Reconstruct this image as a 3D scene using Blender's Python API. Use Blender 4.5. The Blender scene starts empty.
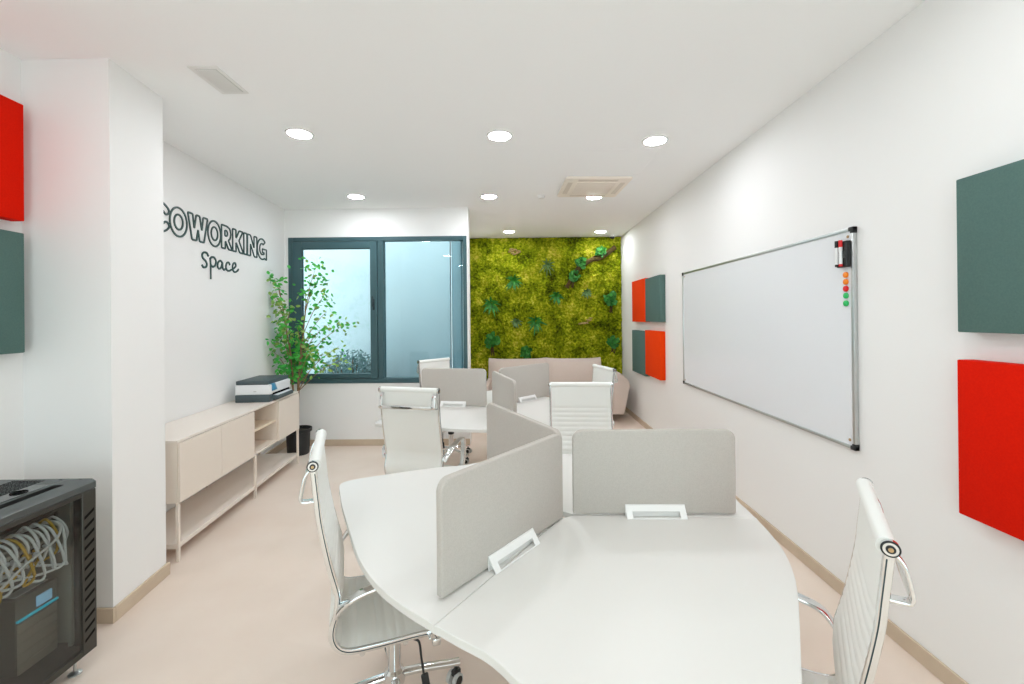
import bpy, bmesh, math, random
from mathutils import Vector, Matrix, Euler, noise
random.seed(7)
PI = math.pi
scene = bpy.context.scene
COL = scene.collection

# ------------------------------------------------------------------ helpers
def lin(c):
    out = []
    for v in c:
        v = v / 255.0
        out.append(v / 12.92 if v <= 0.04045 else ((v + 0.055) / 1.055) ** 2.4)
    return (*out, 1.0)

def mat(name, rgb, rough=0.5, metal=0.0, spec=0.5, var=None, scale=8.0, bump=0.0, bscale=200.0, stretch=None, detail=4.0):
    m = bpy.data.materials.new(name); m.use_nodes = True
    nt = m.node_tree; b = nt.nodes['Principled BSDF']
    b.inputs['Base Color'].default_value = lin(rgb)
    b.inputs['Roughness'].default_value = rough
    b.inputs['Metallic'].default_value = metal
    b.inputs['Specular IOR Level'].default_value = spec
    tc = nt.nodes.new('ShaderNodeTexCoord'); co = tc.outputs['Object']
    if stretch:
        mp = nt.nodes.new('ShaderNodeMapping'); mp.inputs['Scale'].default_value = stretch
        nt.links.new(co, mp.inputs['Vector']); co = mp.outputs['Vector']
    if var:
        n = nt.nodes.new('ShaderNodeTexNoise'); n.inputs['Scale'].default_value = scale; n.inputs['Detail'].default_value = detail
        r = nt.nodes.new('ShaderNodeValToRGB')
        r.color_ramp.elements[0].position = 0.3; r.color_ramp.elements[0].color = lin(rgb)
        r.color_ramp.elements[1].position = 0.7; r.color_ramp.elements[1].color = lin(var)
        nt.links.new(co, n.inputs['Vector']); nt.links.new(n.outputs['Fac'], r.inputs['Fac']); nt.links.new(r.outputs['Color'], b.inputs['Base Color'])
    if bump:
        n2 = nt.nodes.new('ShaderNodeTexNoise'); n2.inputs['Scale'].default_value = bscale; n2.inputs['Detail'].default_value = 3
        bp = nt.nodes.new('ShaderNodeBump'); bp.inputs['Strength'].default_value = bump; bp.inputs['Distance'].default_value = 0.004
        nt.links.new(co, n2.inputs['Vector']); nt.links.new(n2.outputs['Fac'], bp.inputs['Height']); nt.links.new(bp.outputs['Normal'], b.inputs['Normal'])
    return m

def emis(name, rgb, strength):
    m = bpy.data.materials.new(name); m.use_nodes = True
    b = m.node_tree.nodes['Principled BSDF']
    b.inputs['Base Color'].default_value = lin(rgb)
    b.inputs['Emission Color'].default_value = lin(rgb); b.inputs['Emission Strength'].default_value = strength
    return m

def glass(name, tint, refl=1.0, rough=0.0):
    m = bpy.data.materials.new(name); m.use_nodes = True
    nt = m.node_tree; nt.nodes.clear()
    o = nt.nodes.new('ShaderNodeOutputMaterial'); mx = nt.nodes.new('ShaderNodeMixShader')
    t = nt.nodes.new('ShaderNodeBsdfTransparent'); t.inputs['Color'].default_value = lin(tint)
    g = nt.nodes.new('ShaderNodeBsdfGlossy'); g.inputs['Roughness'].default_value = rough
    f = nt.nodes.new('ShaderNodeLayerWeight'); f.inputs['Blend'].default_value = .5          # Schlick fresnel, the same from both faces
    pw = nt.nodes.new('ShaderNodeMath'); pw.operation = 'POWER'; pw.inputs[1].default_value = 5.0
    mu = nt.nodes.new('ShaderNodeMath'); mu.operation = 'MULTIPLY_ADD'; mu.inputs[1].default_value = .96; mu.inputs[2].default_value = .04*refl; mu.use_clamp = True
    nt.links.new(f.outputs['Facing'], pw.inputs[0]); nt.links.new(pw.outputs[0], mu.inputs[0]); nt.links.new(mu.outputs[0], mx.inputs[0])
    nt.links.new(t.outputs[0], mx.inputs[1]); nt.links.new(g.outputs[0], mx.inputs[2]); nt.links.new(mx.outputs[0], o.inputs[0])
    return m

def T(x=0, y=0, z=0, rz=0.0, rx=0.0, ry=0.0):
    return Matrix.Translation((x, y, z)) @ Euler((rx, ry, rz)).to_matrix().to_4x4()

class MB:
    """collects shapes, then links them as ONE mesh object"""
    def __init__(self): self.bm = bmesh.new(); self.mi = 0
    def _take(self, tmp, M=None, smooth=True):
        if M is not None: bmesh.ops.transform(tmp, matrix=M, verts=tmp.verts)
        for f in tmp.faces: f.material_index = self.mi; f.smooth = smooth
        me = bpy.data.meshes.new('tmp'); tmp.to_mesh(me); tmp.free()
        self.bm.from_mesh(me); bpy.data.meshes.remove(me); return self
    def box(self, x0, x1, y0, y1, z0, z1, bev=0.0, seg=2, M=None):
        t = bmesh.new(); bmesh.ops.create_cube(t, size=1)
        bmesh.ops.transform(t, matrix=Matrix.Translation(((x0+x1)/2, (y0+y1)/2, (z0+z1)/2)) @ Matrix.Diagonal((x1-x0, y1-y0, z1-z0, 1)), verts=t.verts)
        if bev: bmesh.ops.bevel(t, geom=t.edges[:], offset=bev, segments=seg, affect='EDGES', profile=0.5)
        return self._take(t, M, smooth=False if not bev else True)
    def prism(self, pts, h0, h1, bev=0.0, seg=2, M=None):
        """polygon in XY pulled from z=h0 to h1"""
        t = bmesh.new(); vs = [t.verts.new((p[0], p[1], h0)) for p in pts]
        f = t.faces.new(vs); r = bmesh.ops.extrude_face_region(t, geom=[f])
        for v in [g for g in r['geom'] if isinstance(g, bmesh.types.BMVert)]: v.co.z = h1
        bmesh.ops.recalc_face_normals(t, faces=t.faces[:])
        if bev:
            es = [e for e in t.edges if abs(e.verts[0].co.z - e.verts[1].co.z) < 1e-6]
            bmesh.ops.bevel(t, geom=es, offset=bev, segments=seg, affect='EDGES', profile=0.5)
        return self._take(t, M, smooth=False)
    def cyl(self, p0, p1, r0, r1=None, n=20, caps=True):
        p0, p1 = Vector(p0), Vector(p1); r1 = r0 if r1 is None else r1
        t = bmesh.new(); d = p1 - p0
        bmesh.ops.create_cone(t, cap_ends=caps, segments=n, radius1=r0, radius2=r1, depth=d.length)
        M = Matrix.Translation((p0+p1)/2) @ d.to_track_quat('Z', 'Y').to_matrix().to_4x4()
        return self._take(t, M)
    def lathe(self, prof, n=32, M=None):
        t = bmesh.new(); rings = []
        for r, z in prof: rings.append([t.verts.new((r*math.cos(2*PI*i/n), r*math.sin(2*PI*i/n), z)) for i in range(n)])
        for a, b in zip(rings, rings[1:]):
            for i in range(n): t.faces.new((a[i], a[(i+1) % n], b[(i+1) % n], b[i]))
        if prof[0][0] > 1e-6: t.faces.new(rings[0][::-1])
        if prof[-1][0] > 1e-6: t.faces.new(rings[-1])
        bmesh.ops.remove_doubles(t, verts=t.verts, dist=1e-6); bmesh.ops.recalc_face_normals(t, faces=t.faces[:])
        return self._take(t, M)
    def sweep(self, pts, prof, up=(0, 0, 1), closed=False, M=None, scales=None):
        """profile (list of (a,b): a along side, b along up-ish normal) swept along pts"""
        pts = [Vector(p) for p in pts]; up = Vector(up); t = bmesh.new(); rings = []; N = len(pts)
        for i, p in enumerate(pts):
            if closed: d = pts[(i+1) % N] - pts[i-1]
            else: d = pts[min(i+1, N-1)] - pts[max(i-1, 0)]
            d.normalize(); s = d.cross(up)
            if s.length < 1e-4: s = d.cross(Vector((1, 0.13, 0)))
            s.normalize(); u = s.cross(d).normalized(); k = scales[i] if scales else 1
            rings.append([t.verts.new(p + s*a*k + u*b*k) for a, b in prof])
        n = len(prof); R = N if closed else N-1
        for i in range(R):
            a, b = rings[i], rings[(i+1) % N]
            for j in range(n): t.faces.new((a[j], a[(j+1) % n], b[(j+1) % n], b[j]))
        if not closed: t.faces.new(rings[0][::-1]); t.faces.new(rings[-1])
        bmesh.ops.recalc_face_normals(t, faces=t.faces[:])
        return self._take(t, M)
    def tube(self, pts, r, n=10, closed=False, scales=None, up=(0, 0, 1), M=None):
        return self.sweep(pts, [(r*math.cos(2*PI*i/n), r*math.sin(2*PI*i/n)) for i in range(n)], up, closed, M, scales)
    def quad(self, *ps):
        f = self.bm.faces.new([self.bm.verts.new(p) for p in ps]); f.material_index = self.mi; return f
    def build(self, name, mats, parent=None, M=None, smooth_angle=40):
        me = bpy.data.meshes.new(name)
        if M is not None: bmesh.ops.transform(self.bm, matrix=M, verts=self.bm.verts)
        self.bm.to_mesh(me); self.bm.free()
        for m in (mats if isinstance(mats, (list, tuple)) else [mats]): me.materials.append(m)
        if smooth_angle:
            me.polygons.foreach_set('use_smooth', [True]*len(me.polygons))
            me.set_sharp_from_angle(angle=math.radians(smooth_angle))
        o = bpy.data.objects.new(name, me); COL.objects.link(o)
        if parent: o.parent = parent
        return o

def rect_prof(w, h, r=0.0, n=3):
    if r <= 0: return [(-w/2, -h/2), (w/2, -h/2), (w/2, h/2), (-w/2, h/2)]
    out = []
    for cx, cy, a0 in ((w/2-r, -h/2+r, -PI/2), (w/2-r, h/2-r, 0), (-w/2+r, h/2-r, PI/2), (-w/2+r, -h/2+r, PI)):
        for k in range(n+1):
            a = a0 + k*PI/2/n; out.append((cx+r*math.cos(a), cy+r*math.sin(a)))
    return out

def rrect(x0, x1, y0, y1, rs, n=6):
    """rounded rectangle; rs = radii for (x0,y0),(x1,y0),(x1,y1),(x0,y1)"""
    out = []
    for (cx, cy, sx, sy, a0), r in zip(((x0, y0, 1, 1, PI), (x1, y0, -1, 1, 1.5*PI), (x1, y1, -1, -1, 0), (x0, y1, 1, -1, .5*PI)), rs):
        if r <= 0: out.append((cx, cy)); continue
        for k in range(n+1):
            a = a0 + k*PI/2/n; out.append((cx+sx*r+r*math.cos(a), cy+sy*r+r*math.sin(a)))
    return out

def catmull(pts, per=8, closed=False):
    P = [Vector(p) for p in pts]; out = []; N = len(P)
    rng = range(N) if closed else range(N-1)
    for i in rng:
        if closed: p0, p1, p2, p3 = P[i-1], P[i], P[(i+1) % N], P[(i+2) % N]
        else: p0, p1, p2, p3 = P[max(i-1, 0)], P[i], P[i+1], P[min(i+2, N-1)]
        for k in range(per):
            t = k/per
            out.append(0.5*((2*p1)+(p2-p0)*t+(2*p0-5*p1+4*p2-p3)*t*t+(3*p1-p0-3*p2+p3)*t**3))
    if not closed: out.append(P[-1])
    return out

def tag(o, label=None, cat=None, group=None, kind=None):
    if label: o['label'] = label
    if cat: o['category'] = cat
    if group: o['group'] = group
    if kind: o['kind'] = kind
    return o

def empty(name, loc=(0, 0, 0), rz=0.0):
    o = bpy.data.objects.new(name, None); COL.objects.link(o); o.empty_display_size = 0.1
    o.location = loc; o.rotation_euler = (0, 0, rz); return o

def struct(o, label=None):
    o['kind'] = 'structure'
    if label: o['label'] = label
    return o

def copy_tree(o, parent=None):
    c = o.copy(); COL.objects.link(c); c.parent = parent
    for ch in list(o.children): copy_tree(ch, c)
    return c

# ------------------------------------------------------------------ materials
M = {}
M['wall'] = mat('white_wall_paint', (241, 240, 239), .6, spec=.25, bump=.04, bscale=90)
M['ceiling'] = mat('white_ceiling_paint', (249, 249, 249), .8, spec=.1)
M['floor'] = mat('beige_microcement', (226, 208, 194), .48, spec=.3, var=(235, 220, 208), scale=1.7, detail=8, bump=.02, bscale=40)
M['skirt'] = mat('tan_stone_skirting', (196, 176, 154), .5, var=(206, 188, 166), scale=6, detail=8)
M['desk'] = mat('white_laminate', (222, 220, 216), .35, spec=.35)
M['desk_edge'] = mat('white_edge_band', (236, 233, 229), .45)
M['white_metal'] = mat('white_powder_coat', (238, 238, 236), .4)
M['felt'] = mat("light_grey_felt", (195, 189, 182), .95, spec=.1, var=(186, 180, 173), scale=260, bump=.25, bscale=420)
M['leather'] = mat('white_leatherette', (236, 237, 233), .42, spec=.4)
M['chrome'] = mat('polished_chrome', (225, 226, 226), .1, metal=1)
M['black'] = mat('black_plastic', (26, 27, 28), .45)
M['wheel'] = mat('grey_caster_tread', (190, 190, 188), .5)
M['brass'] = mat('brass_bolt', (190, 160, 120), .3, metal=1)
M['cream'] = mat('cream_lacquer', (232, 220, 208), .5, spec=.3)
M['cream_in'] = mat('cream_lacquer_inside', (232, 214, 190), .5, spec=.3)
M['cream_top'] = mat('cream_lacquer_top', (234, 223, 213), .3, spec=.5)
M['teal'] = mat('dark_teal_aluminium', (58, 90, 96), .4, spec=.5)
M['teal_in'] = mat('dark_teal_gasket', (36, 56, 60), .5)
M['pane'] = glass('window_glass', (232, 245, 248), 1.0)
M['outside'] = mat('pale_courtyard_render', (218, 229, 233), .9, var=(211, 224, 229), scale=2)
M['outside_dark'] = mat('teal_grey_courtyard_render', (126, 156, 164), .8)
M['outside_ground'] = mat('courtyard_ground', (150, 160, 164), .9)
M['orange'] = mat('orange_red_felt', (240, 70, 12), .9, spec=.1, var=(232, 60, 8), scale=150, bump=.15, bscale=400)
M['green'] = mat('dark_green_felt', (92, 119, 113), .95, spec=.1, var=(86, 112, 107), scale=150, bump=.15, bscale=400)
M['red'] = mat('red_felt', (224, 28, 2), .9, spec=.1, var=(216, 22, 1), scale=150, bump=.15, bscale=400)
M['board'] = mat('whiteboard_enamel', (232, 234, 238), .18, spec=.5)
M['alu'] = mat('brushed_aluminium', (200, 203, 202), .3, metal=.9)
M['sign'] = mat('dark_green_acrylic', (42, 72, 70), .4)
M['bark'] = mat('grey_brown_bark', (128, 98, 72), .85, var=(160, 128, 98), scale=30, bump=.4, bscale=60)
M['leaf'] = mat('green_leaf', (40, 160, 62), .5, var=(90, 190, 70), scale=12)
M['leaf_pale'] = mat('pale_green_leaf', (120, 168, 70), .5, var=(160, 190, 100), scale=12)
M['pot'] = mat('black_pot', (34, 36, 38), .5)
M['soil'] = mat('dark_soil', (50, 40, 32), .95, bump=.6, bscale=80)
M['fern'] = mat('deep_green_fern', (24, 92, 26), .5, var=(62, 148, 48), scale=20)
M['fern_dull'] = mat('dull_grey_green_fern', (70, 110, 60), .6, var=(110, 140, 80), scale=20)
M['shrub'] = mat('grey_green_shrub', (110, 136, 134), .8, var=(160, 184, 184), scale=14)
M['fungus'] = mat('pale_dried_fungus', (178, 158, 104), .9, var=(140, 112, 60), scale=25)
M['darkbark'] = mat('dark_mossy_bark', (74, 56, 26), .95, var=(96, 80, 36), scale=22, bump=.6, bscale=50)
M['sofa'] = mat('beige_sofa_fabric', (214, 200, 191), .95, spec=.1, var=(206, 191, 181), scale=120, bump=.2, bscale=300)
M['wood'] = mat('light_wood_leg', (206, 140, 76), .45, var=(190, 122, 62), scale=9, stretch=(1, 1, .1))
M['rack'] = mat('black_rack_steel', (44, 47, 46), .38, spec=.5)
M['rack_strip'] = mat('dark_rack_door_frame', (50, 48, 42), .4, spec=.5)
M['slot'] = mat('black_opening', (8, 8, 8), .8, spec=.1)
M['rack_in'] = mat('rack_inner_steel', (172, 170, 160), .5)
M['smoke'] = glass('smoked_door_glass', (226, 228, 226), 1.3, .05)
M['cable'] = mat('grey_cable', (246, 250, 255), .45)
M['cable_y'] = mat('yellow_cable', (222, 178, 40), .45)
M['ups'] = mat('dark_grey_ups_casing', (112, 110, 102), .45)
M['ups_face'] = mat('grey_ups_louvre_face', (160, 150, 136), .45)
M['lcd'] = emis('blue_lit_display', (150, 200, 235), .35)
M['cyan'] = emis('cyan_status_strip', (40, 190, 215), .35)
M['printer_w'] = mat('printer_white_shell', (232, 234, 236), .4)
M['printer_d'] = mat('printer_slate_shell', (70, 84, 88), .5)
M['printer_b'] = mat('printer_blue_screen', (60, 130, 165), .3)
M['ac'] = mat('cream_ac_plastic', (248, 238, 226), .5)
M['ac_dark'] = mat('ac_grille_shadow', (226, 215, 203), .6)
M['vent'] = mat('white_vent', (232, 231, 228), .6)
M['vent_in'] = mat('grey_vent_core', (205, 205, 200), .8)
M['diff'] = emis('lit_downlight', (246, 250, 255), 92.0)
M['mag_o'] = mat('orange_magnet', (250, 140, 30), .4)
M['mag_r'] = mat('red_magnet', (220, 24, 30), .4)
M['mag_g'] = mat('green_magnet', (40, 190, 100), .4)
M['white_pl'] = mat('white_plastic', (236, 236, 236), .4)

# moss: mottled olive and yellow green
m = bpy.data.materials.new('preserved_moss'); m.use_nodes = True; nt = m.node_tree; b = nt.nodes['Principled BSDF']
b.inputs['Roughness'].default_value = .95; b.inputs['Specular IOR Level'].default_value = .1
tc = nt.nodes.new('ShaderNodeTexCoord')
n1 = nt.nodes.new('ShaderNodeTexNoise'); n1.inputs['Scale'].default_value = 3.2; n1.inputs['Detail'].default_value = 6
n2 = nt.nodes.new('ShaderNodeTexNoise'); n2.inputs['Scale'].default_value = 26; n2.inputs['Detail'].default_value = 5
ad = nt.nodes.new('ShaderNodeMath'); ad.operation = 'MULTIPLY_ADD'; ad.inputs[1].default_value = .8
r = nt.nodes.new('ShaderNodeValToRGB'); cr = r.color_ramp
cr.elements[0].position = .56; cr.elements[0].color = lin((58, 66, 6))
cr.elements[1].position = 1.0; cr.elements[1].color = lin((226, 214, 92))
for p, c in ((.68, (110, 124, 12)), (.77, (142, 156, 20)), (.87, (180, 182, 40))):
    e = cr.elements.new(p); e.color = lin(c)
nt.links.new(tc.outputs['Object'], n1.inputs['Vector']); nt.links.new(tc.outputs['Object'], n2.inputs['Vector'])
m3 = nt.nodes.new('ShaderNodeMath'); m3.operation = 'MULTIPLY'; m3.inputs[1].default_value = .72; nt.links.new(n2.outputs['Fac'], m3.inputs[0])
nt.links.new(n1.outputs['Fac'], ad.inputs[0]); nt.links.new(m3.outputs[0], ad.inputs[2])
nt.links.new(ad.outputs[0], r.inputs['Fac']); nt.links.new(r.outputs['Color'], b.inputs['Base Color'])
M['moss'] = m

# ------------------------------------------------------------------ room
ZC = 2.979; XR = 1.832; YW = 5.43; YM = 7.55; YB = -2.6
def xl(y): return -2.907 + .094*(5.41-y)       # the left wall runs slightly askew
MBs = MB().box(-3.6, XR+.15, YB-.15, YM+.15, -.1, 0)
struct(MBs.build('floor', M['floor']), 'beige seamless floor')
c = MB().box(-3.6, XR+.15, YB-.15, YW+.17, ZC, ZC+.12).prism([(-.66, YW+.17), (XR+.15, YW+.17), (XR+.15, YM+.15), (-1.03, YM+.15), (-1.03, 7.2)], ZC, ZC+.12)
struct(c.build('ceiling', M['ceiling']), 'flat white ceiling')
struct(MB().box(XR, XR+.15, YB-.15, YM+.15, 0, ZC).build('wall_right', M['wall']), 'white wall with whiteboard')
def slant(y0, y1, off0, off1, z0, z1, mb):
    mb.prism([(xl(y0)+off0, y0), (xl(y0)+off1, y0), (xl(y1)+off1, y1), (xl(y1)+off0, y1)], z0, z1); return mb
struct(slant(YB-.15, YW+.2, -.18, 0, 0, ZC, MB()).build('wall_left', M['wall']), 'white wall carrying the lettering')
# pillar projecting from the left wall
PIL = [(xl(2.27), 2.268), (-2.141, 2.268), (-2.195, 2.681), (xl(2.68), 2.681)]
struct(MB().prism(PIL, 0, ZC).build('wall_pillar', M['wall']), 'square white pillar against the left wall')
# wall with the window
WX0, WX1, WZ0, WZ1 = -2.861, -.613, .783, 2.622
w = MB().box(xl(YW)-.02, WX0, YW, YW+.17, 0, ZC).box(WX1, -.592, YW, YW+.171, 0, ZC)
w.box(WX0, WX1, YW, YW+.17, 0, WZ0).box(WX0, WX1, YW, YW+.17, WZ1, ZC)
w.prism([(-.685, YW+.17), (-.60, YW+.17), (-.87, YM+.15), (-1.05, YM+.15), (-1.05, 7.25)], 0, ZC)
struct(w.build('wall_far', M['wall']), 'white wall around the window')
struct(MB().box(-.95, XR+.02, YM, YM+.15, 0, ZC).build('wall_recess', M['wall']), 'rear wall of the recess behind the moss')
GX0, GX1, GZ1 = -1.5, 1.6, 2.6  # opening in the front wall for the added glazing
struct(MB().box(-3.6, GX0, YB-.15, YB, 0, ZC).box(GX1, XR+.15, YB-.15, YB, 0, ZC).box(GX0, GX1, YB-.15, YB, GZ1, ZC).build('wall_front', M['wall']), 'white wall behind the viewpoint')

# baseboards in stone lengths
def skirt(name, p0, p1, nrm, h=.078, t=.014, piece=.62):
    p0, p1, n = Vector((*p0, 0)), Vector((*p1, 0)), Vector((*nrm, 0)); L = (p1-p0).length; d = (p1-p0).normalized(); mb = MB(); s = 0
    while s < L - 1e-4:
        e = min(L, s+piece); a, q = p0+d*(s+.001), p0+d*(e-.001)
        mb.prism([(a.x, a.y), (q.x, q.y), (q.x+n.x*t, q.y+n.y*t), (a.x+n.x*t, a.y+n.y*t)], 0, h, bev=.002, seg=1); s = e
    return struct(mb.build(name, M['skirt'], smooth_angle=0))
skirt('baseboard_right', (XR, YB), (XR, YM), (-1, 0))
skirt('baseboard_far', (xl(YW), YW), (-.592, YW), (0, -1))
skirt('baseboard_left', (xl(2.681), 2.681), (xl(YW), YW), (1, 0))
skirt('baseboard_left', (xl(YB+.001), YB+.001), (xl(2.268), 2.268), (1, 0))
skirt('baseboard_pillar', (xl(2.268), 2.268), (-2.141+.014, 2.268), (0, -1))
skirt('baseboard_pillar', (-2.141, 2.268-.0), (-2.195, 2.681), (1, .094))
skirt('baseboard_pillar', (-2.195+.014, 2.681), (xl(2.681), 2.681), (0, 1))

# ------------------------------------------------------------------ window and the courtyard outside
win = struct(empty('window_1', ((WX0+WX1)/2, YW, WZ0)), 'dark teal framed window with two panes')
iv = Matrix.Translation(Vector((-(WX0+WX1)/2, -YW, -WZ0)))
Y0, Y1 = YW-.012, YW+.1
f = MB(); F = .055
f.box(WX0, WX0+F, Y0, Y1, WZ0, WZ1, .003, 1).box(WX1-.045, WX1, Y0, Y1, WZ0, WZ1, .003, 1)
f.box(WX0+F, WX1-.045, Y0+.001, Y1, WZ0, WZ0+.06, .003, 1).box(WX0+F, WX1-.045, Y0+.001, Y1, WZ1-.05, WZ1, .003, 1).box(-1.735, -1.665, Y0+.001, Y1, WZ0+.06, WZ1-.05, .003, 1)
f.build('window_frame', M['teal'], win, iv)
s = MB(); SX0, SX1, SZ0, SZ1 = -2.802, -1.738, .846, 2.566
s.box(SX0, SX0+.115, Y0-.012, Y0+.05, SZ0, SZ1, .004, 1).box(SX1-.085, SX1, Y0-.012, Y0+.05, SZ0, SZ1, .004, 1)
s.box(SX0+.115, SX1-.085, Y0-.011, Y0+.05, SZ0, SZ0+.06, .004, 1).box(SX0+.115, SX1-.085, Y0-.011, Y0+.05, SZ1-.09, SZ1, .004, 1)
sash = s.build('window_sash', M['teal'], win, iv)
g = MB().box(SX0+.11, SX0+.122, Y0+.006, Y0+.02, SZ0+.055, SZ1-.085).box(SX1-.092, SX1-.08, Y0+.006, Y0+.02, SZ0+.055, SZ1-.085).box(SX0+.11, SX1-.08, Y0+.006, Y0+.02, SZ1-.097, SZ1-.085)
g.build('gasket', M['teal_in'], sash, iv)
MB().box(SX0+.118, SX1-.088, Y0+.03, Y0+.036, SZ0+.055, SZ1-.085).build('pane', M['pane'], sash, iv)
MB().box(-1.667, WX1-.04, Y0+.05, Y0+.056, WZ0+.055, WZ1-.045).build('pane', M['pane'], win, iv)
h = MB().box(-1.795, -1.77, Y0-.024, Y0-.012, 1.70, 1.84, .004, 2); h.box(-1.792, -1.773, Y0-.06, Y0-.022, 1.755, 1.785, .004, 2); h.box(-1.793, -1.772, Y0-.066, Y0-.05, 1.74, 1.87, .005, 2)
h.build('handle', M['teal_in'], win, iv)

struct(MB().box(-4.6, -1.08, 7.1, 7.25, 0, 4.3).build('wall_courtyard', M['outside']), 'pale courtyard wall outside the window')
struct(MB().box(-4.75, -4.6, YW+.17, 7.25, 0, 4.3).build('wall_courtyard', M['outside']), 'pale courtyard side wall outside the window')
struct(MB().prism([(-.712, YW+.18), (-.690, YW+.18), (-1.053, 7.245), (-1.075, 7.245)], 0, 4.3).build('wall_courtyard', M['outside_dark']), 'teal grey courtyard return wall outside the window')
struct(MB().box(-4.75, -.95, YW+.17, 7.25, -.1, 0).build('ground_courtyard', M['outside_ground']), 'courtyard paving outside the window')
gw = struct(empty('added_glazing', ((GX0+GX1)/2, YB, 0)), 'added unseen glazing behind the viewpoint that lets in daylight')  # unseen glazing, added so daylight reaches the room
iv2 = Matrix.Translation((-(GX0+GX1)/2, -YB, 0))
fr = MB().box(GX0, GX0+.06, YB-.1, YB-.02, 0, GZ1).box(GX1-.06, GX1, YB-.1, YB-.02, 0, GZ1).box(GX0+.06, GX1-.06, YB-.1, YB-.02, 0, .06).box(GX0+.06, GX1-.06, YB-.1, YB-.02, GZ1-.06, GZ1).box(-.03, .03, YB-.1, YB-.02, .06, GZ1-.06)
fr.build('window_frame', M['teal'], gw, iv2)
for a, b_ in ((GX0+.06, -.03), (.03, GX1-.06)): MB().box(a, b_, YB-.064, YB-.058, .06, GZ1-.06).build('pane', M['pane'], gw, iv2)

sb = empty('courtyard_shrub', (-2.47, 6.5, 0)); tag(sb, 'grey green bushy shrub outside low behind the left window pane', 'shrub')
st = MB(); lf = MB(); rs = random.Random(3)
for k in range(16):
    a = rs.uniform(0, 2*PI); q = rs.uniform(.1, .42); top = Vector((q*math.cos(a), q*math.sin(a)*.8, rs.uniform(.75, 1.14)-q*.35))
    st.tube([(0, 0, 0), (top.x*.3, top.y*.3, top.z*.5), top], .008, 5)
for k in range(2600):
    a = rs.uniform(0, 2*PI); q = .47*math.sqrt(rs.random()); z = rs.uniform(.3, 1.14-.5*(q/.47)**2*.6)
    c = Vector((q*math.cos(a), q*math.sin(a)*.8, z)); e = Euler((rs.uniform(0, 6), rs.uniform(0, 6), rs.uniform(0, 6))).to_matrix(); l = rs.uniform(.025, .045)
    lf.quad(*(c + e @ Vector(v) for v in ((-l, 0, 0), (0, -l*.4, 0), (l, 0, .006), (0, l*.4, 0))))
st.build('stem', M['bark'], sb); lf.build('foliage', M['shrub'], sb, smooth_angle=0)

# ------------------------------------------------------------------ moss wall and its plants
mp = empty('moss_panel', ((XR-.83)/2, YM-.02, 0)); tag(mp, 'floor to ceiling panel of olive and yellow green moss', 'moss wall')
MX0, MX1 = -.812, XR-.006
MB().box(MX0-mp.location.x, MX1-mp.location.x, -.0, .016, .0, ZC-.004).build('backing_board', M['darkbark'], mp)
nx, nz = 230, 250; t = MB(); vs = []
for j in range(nz+1):
    row = []
    for i in range(nx+1):
        x = MX0+(MX1-MX0)*i/nx; z = (ZC-.01)*j/nz+.003
        p = Vector((x, z, 0)); hgt = .022+.030*noise.noise(p*5.5)+.024*noise.noise(p*15)+.018*noise.noise(p*42)
        row.append(t.bm.verts.new((x-mp.location.x, -max(.004, hgt), z)))
    vs.append(row)
for j in range(nz):
    for i in range(nx): t.bm.faces.new((vs[j][i], vs[j][i+1], vs[j+1][i+1], vs[j+1][i]))
rs = random.Random(11)
for k in range(9000):
    x = rs.uniform(MX0+.02, MX1-.03); z = rs.uniform(.02, ZC-.03); q = Vector((x, z, 0))
    y = -max(.004, .022+.030*noise.noise(q*5.5)+.024*noise.noise(q*15)); c = Vector((x-mp.location.x, y, z))
    a = rs.uniform(0, 2*PI); l = rs.uniform(.012, .03)
    for s_ in range(3):
        aa = a+s_*2.1; tip = c+Vector((l*math.cos(aa), -rs.uniform(.01, .028), l*math.sin(aa)*.9)); sd = Vector((-math.sin(aa), 0, math.cos(aa)))*.008
        t.quad(c-sd, c+sd, tip+sd*.3, tip-sd*.3)
tag(t.build('moss', M['moss'], mp, smooth_angle=0), kind='stuff')

def blade(mb, base, dirv, L, wd, droop, n=6):
    """one arching leaf blade"""
    d = Vector(dirv).normalized(); side = d.cross(Vector((0, 1, .01))).normalized(); pl = None
    for k in range(n+1):
        u = k/n; p = Vector(base)+d*L*u+Vector((0, .10*u*u*L, -droop*u*u*L)); ww = wd*math.sin(PI*min(.98, u*.86+.12)); up = Vector((0, -.25*ww, 0))
        cur = [mb.bm.verts.new(p-side*ww), mb.bm.verts.new(p+up), mb.bm.verts.new(p+side*ww)]
        if pl:
            mb.bm.faces.new((pl[0], pl[1], cur[1], cur[0])); mb.bm.faces.new((pl[1], pl[2], cur[2], cur[1]))
        pl = cur
YP = YM-.075
def rosette(x, z, R, n, label, wd=.02, mt='fern', seed=0, y=YP):
    rs = random.Random(seed); mb = MB()
    for k in range(n):
        a = 2*PI*k/n+rs.uniform(-.25, .25); L = R*rs.uniform(.75, 1.1)
        blade(mb, (x, y+.03, z), (math.cos(a), -rs.uniform(.45, 1.0), math.sin(a)), L, wd*rs.uniform(.8, 1.2), rs.uniform(.1, .45))
    for k in range(n//2):
        a = rs.uniform(0, 2*PI); blade(mb, (x, y+.03, z), (math.cos(a)*.6, -1, math.sin(a)*.6), R*.7, wd, .2)
    o = mb.build('rosette_plant', M[mt]); return tag(o, label, 'plant', 'plants growing on the moss wall')
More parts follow.
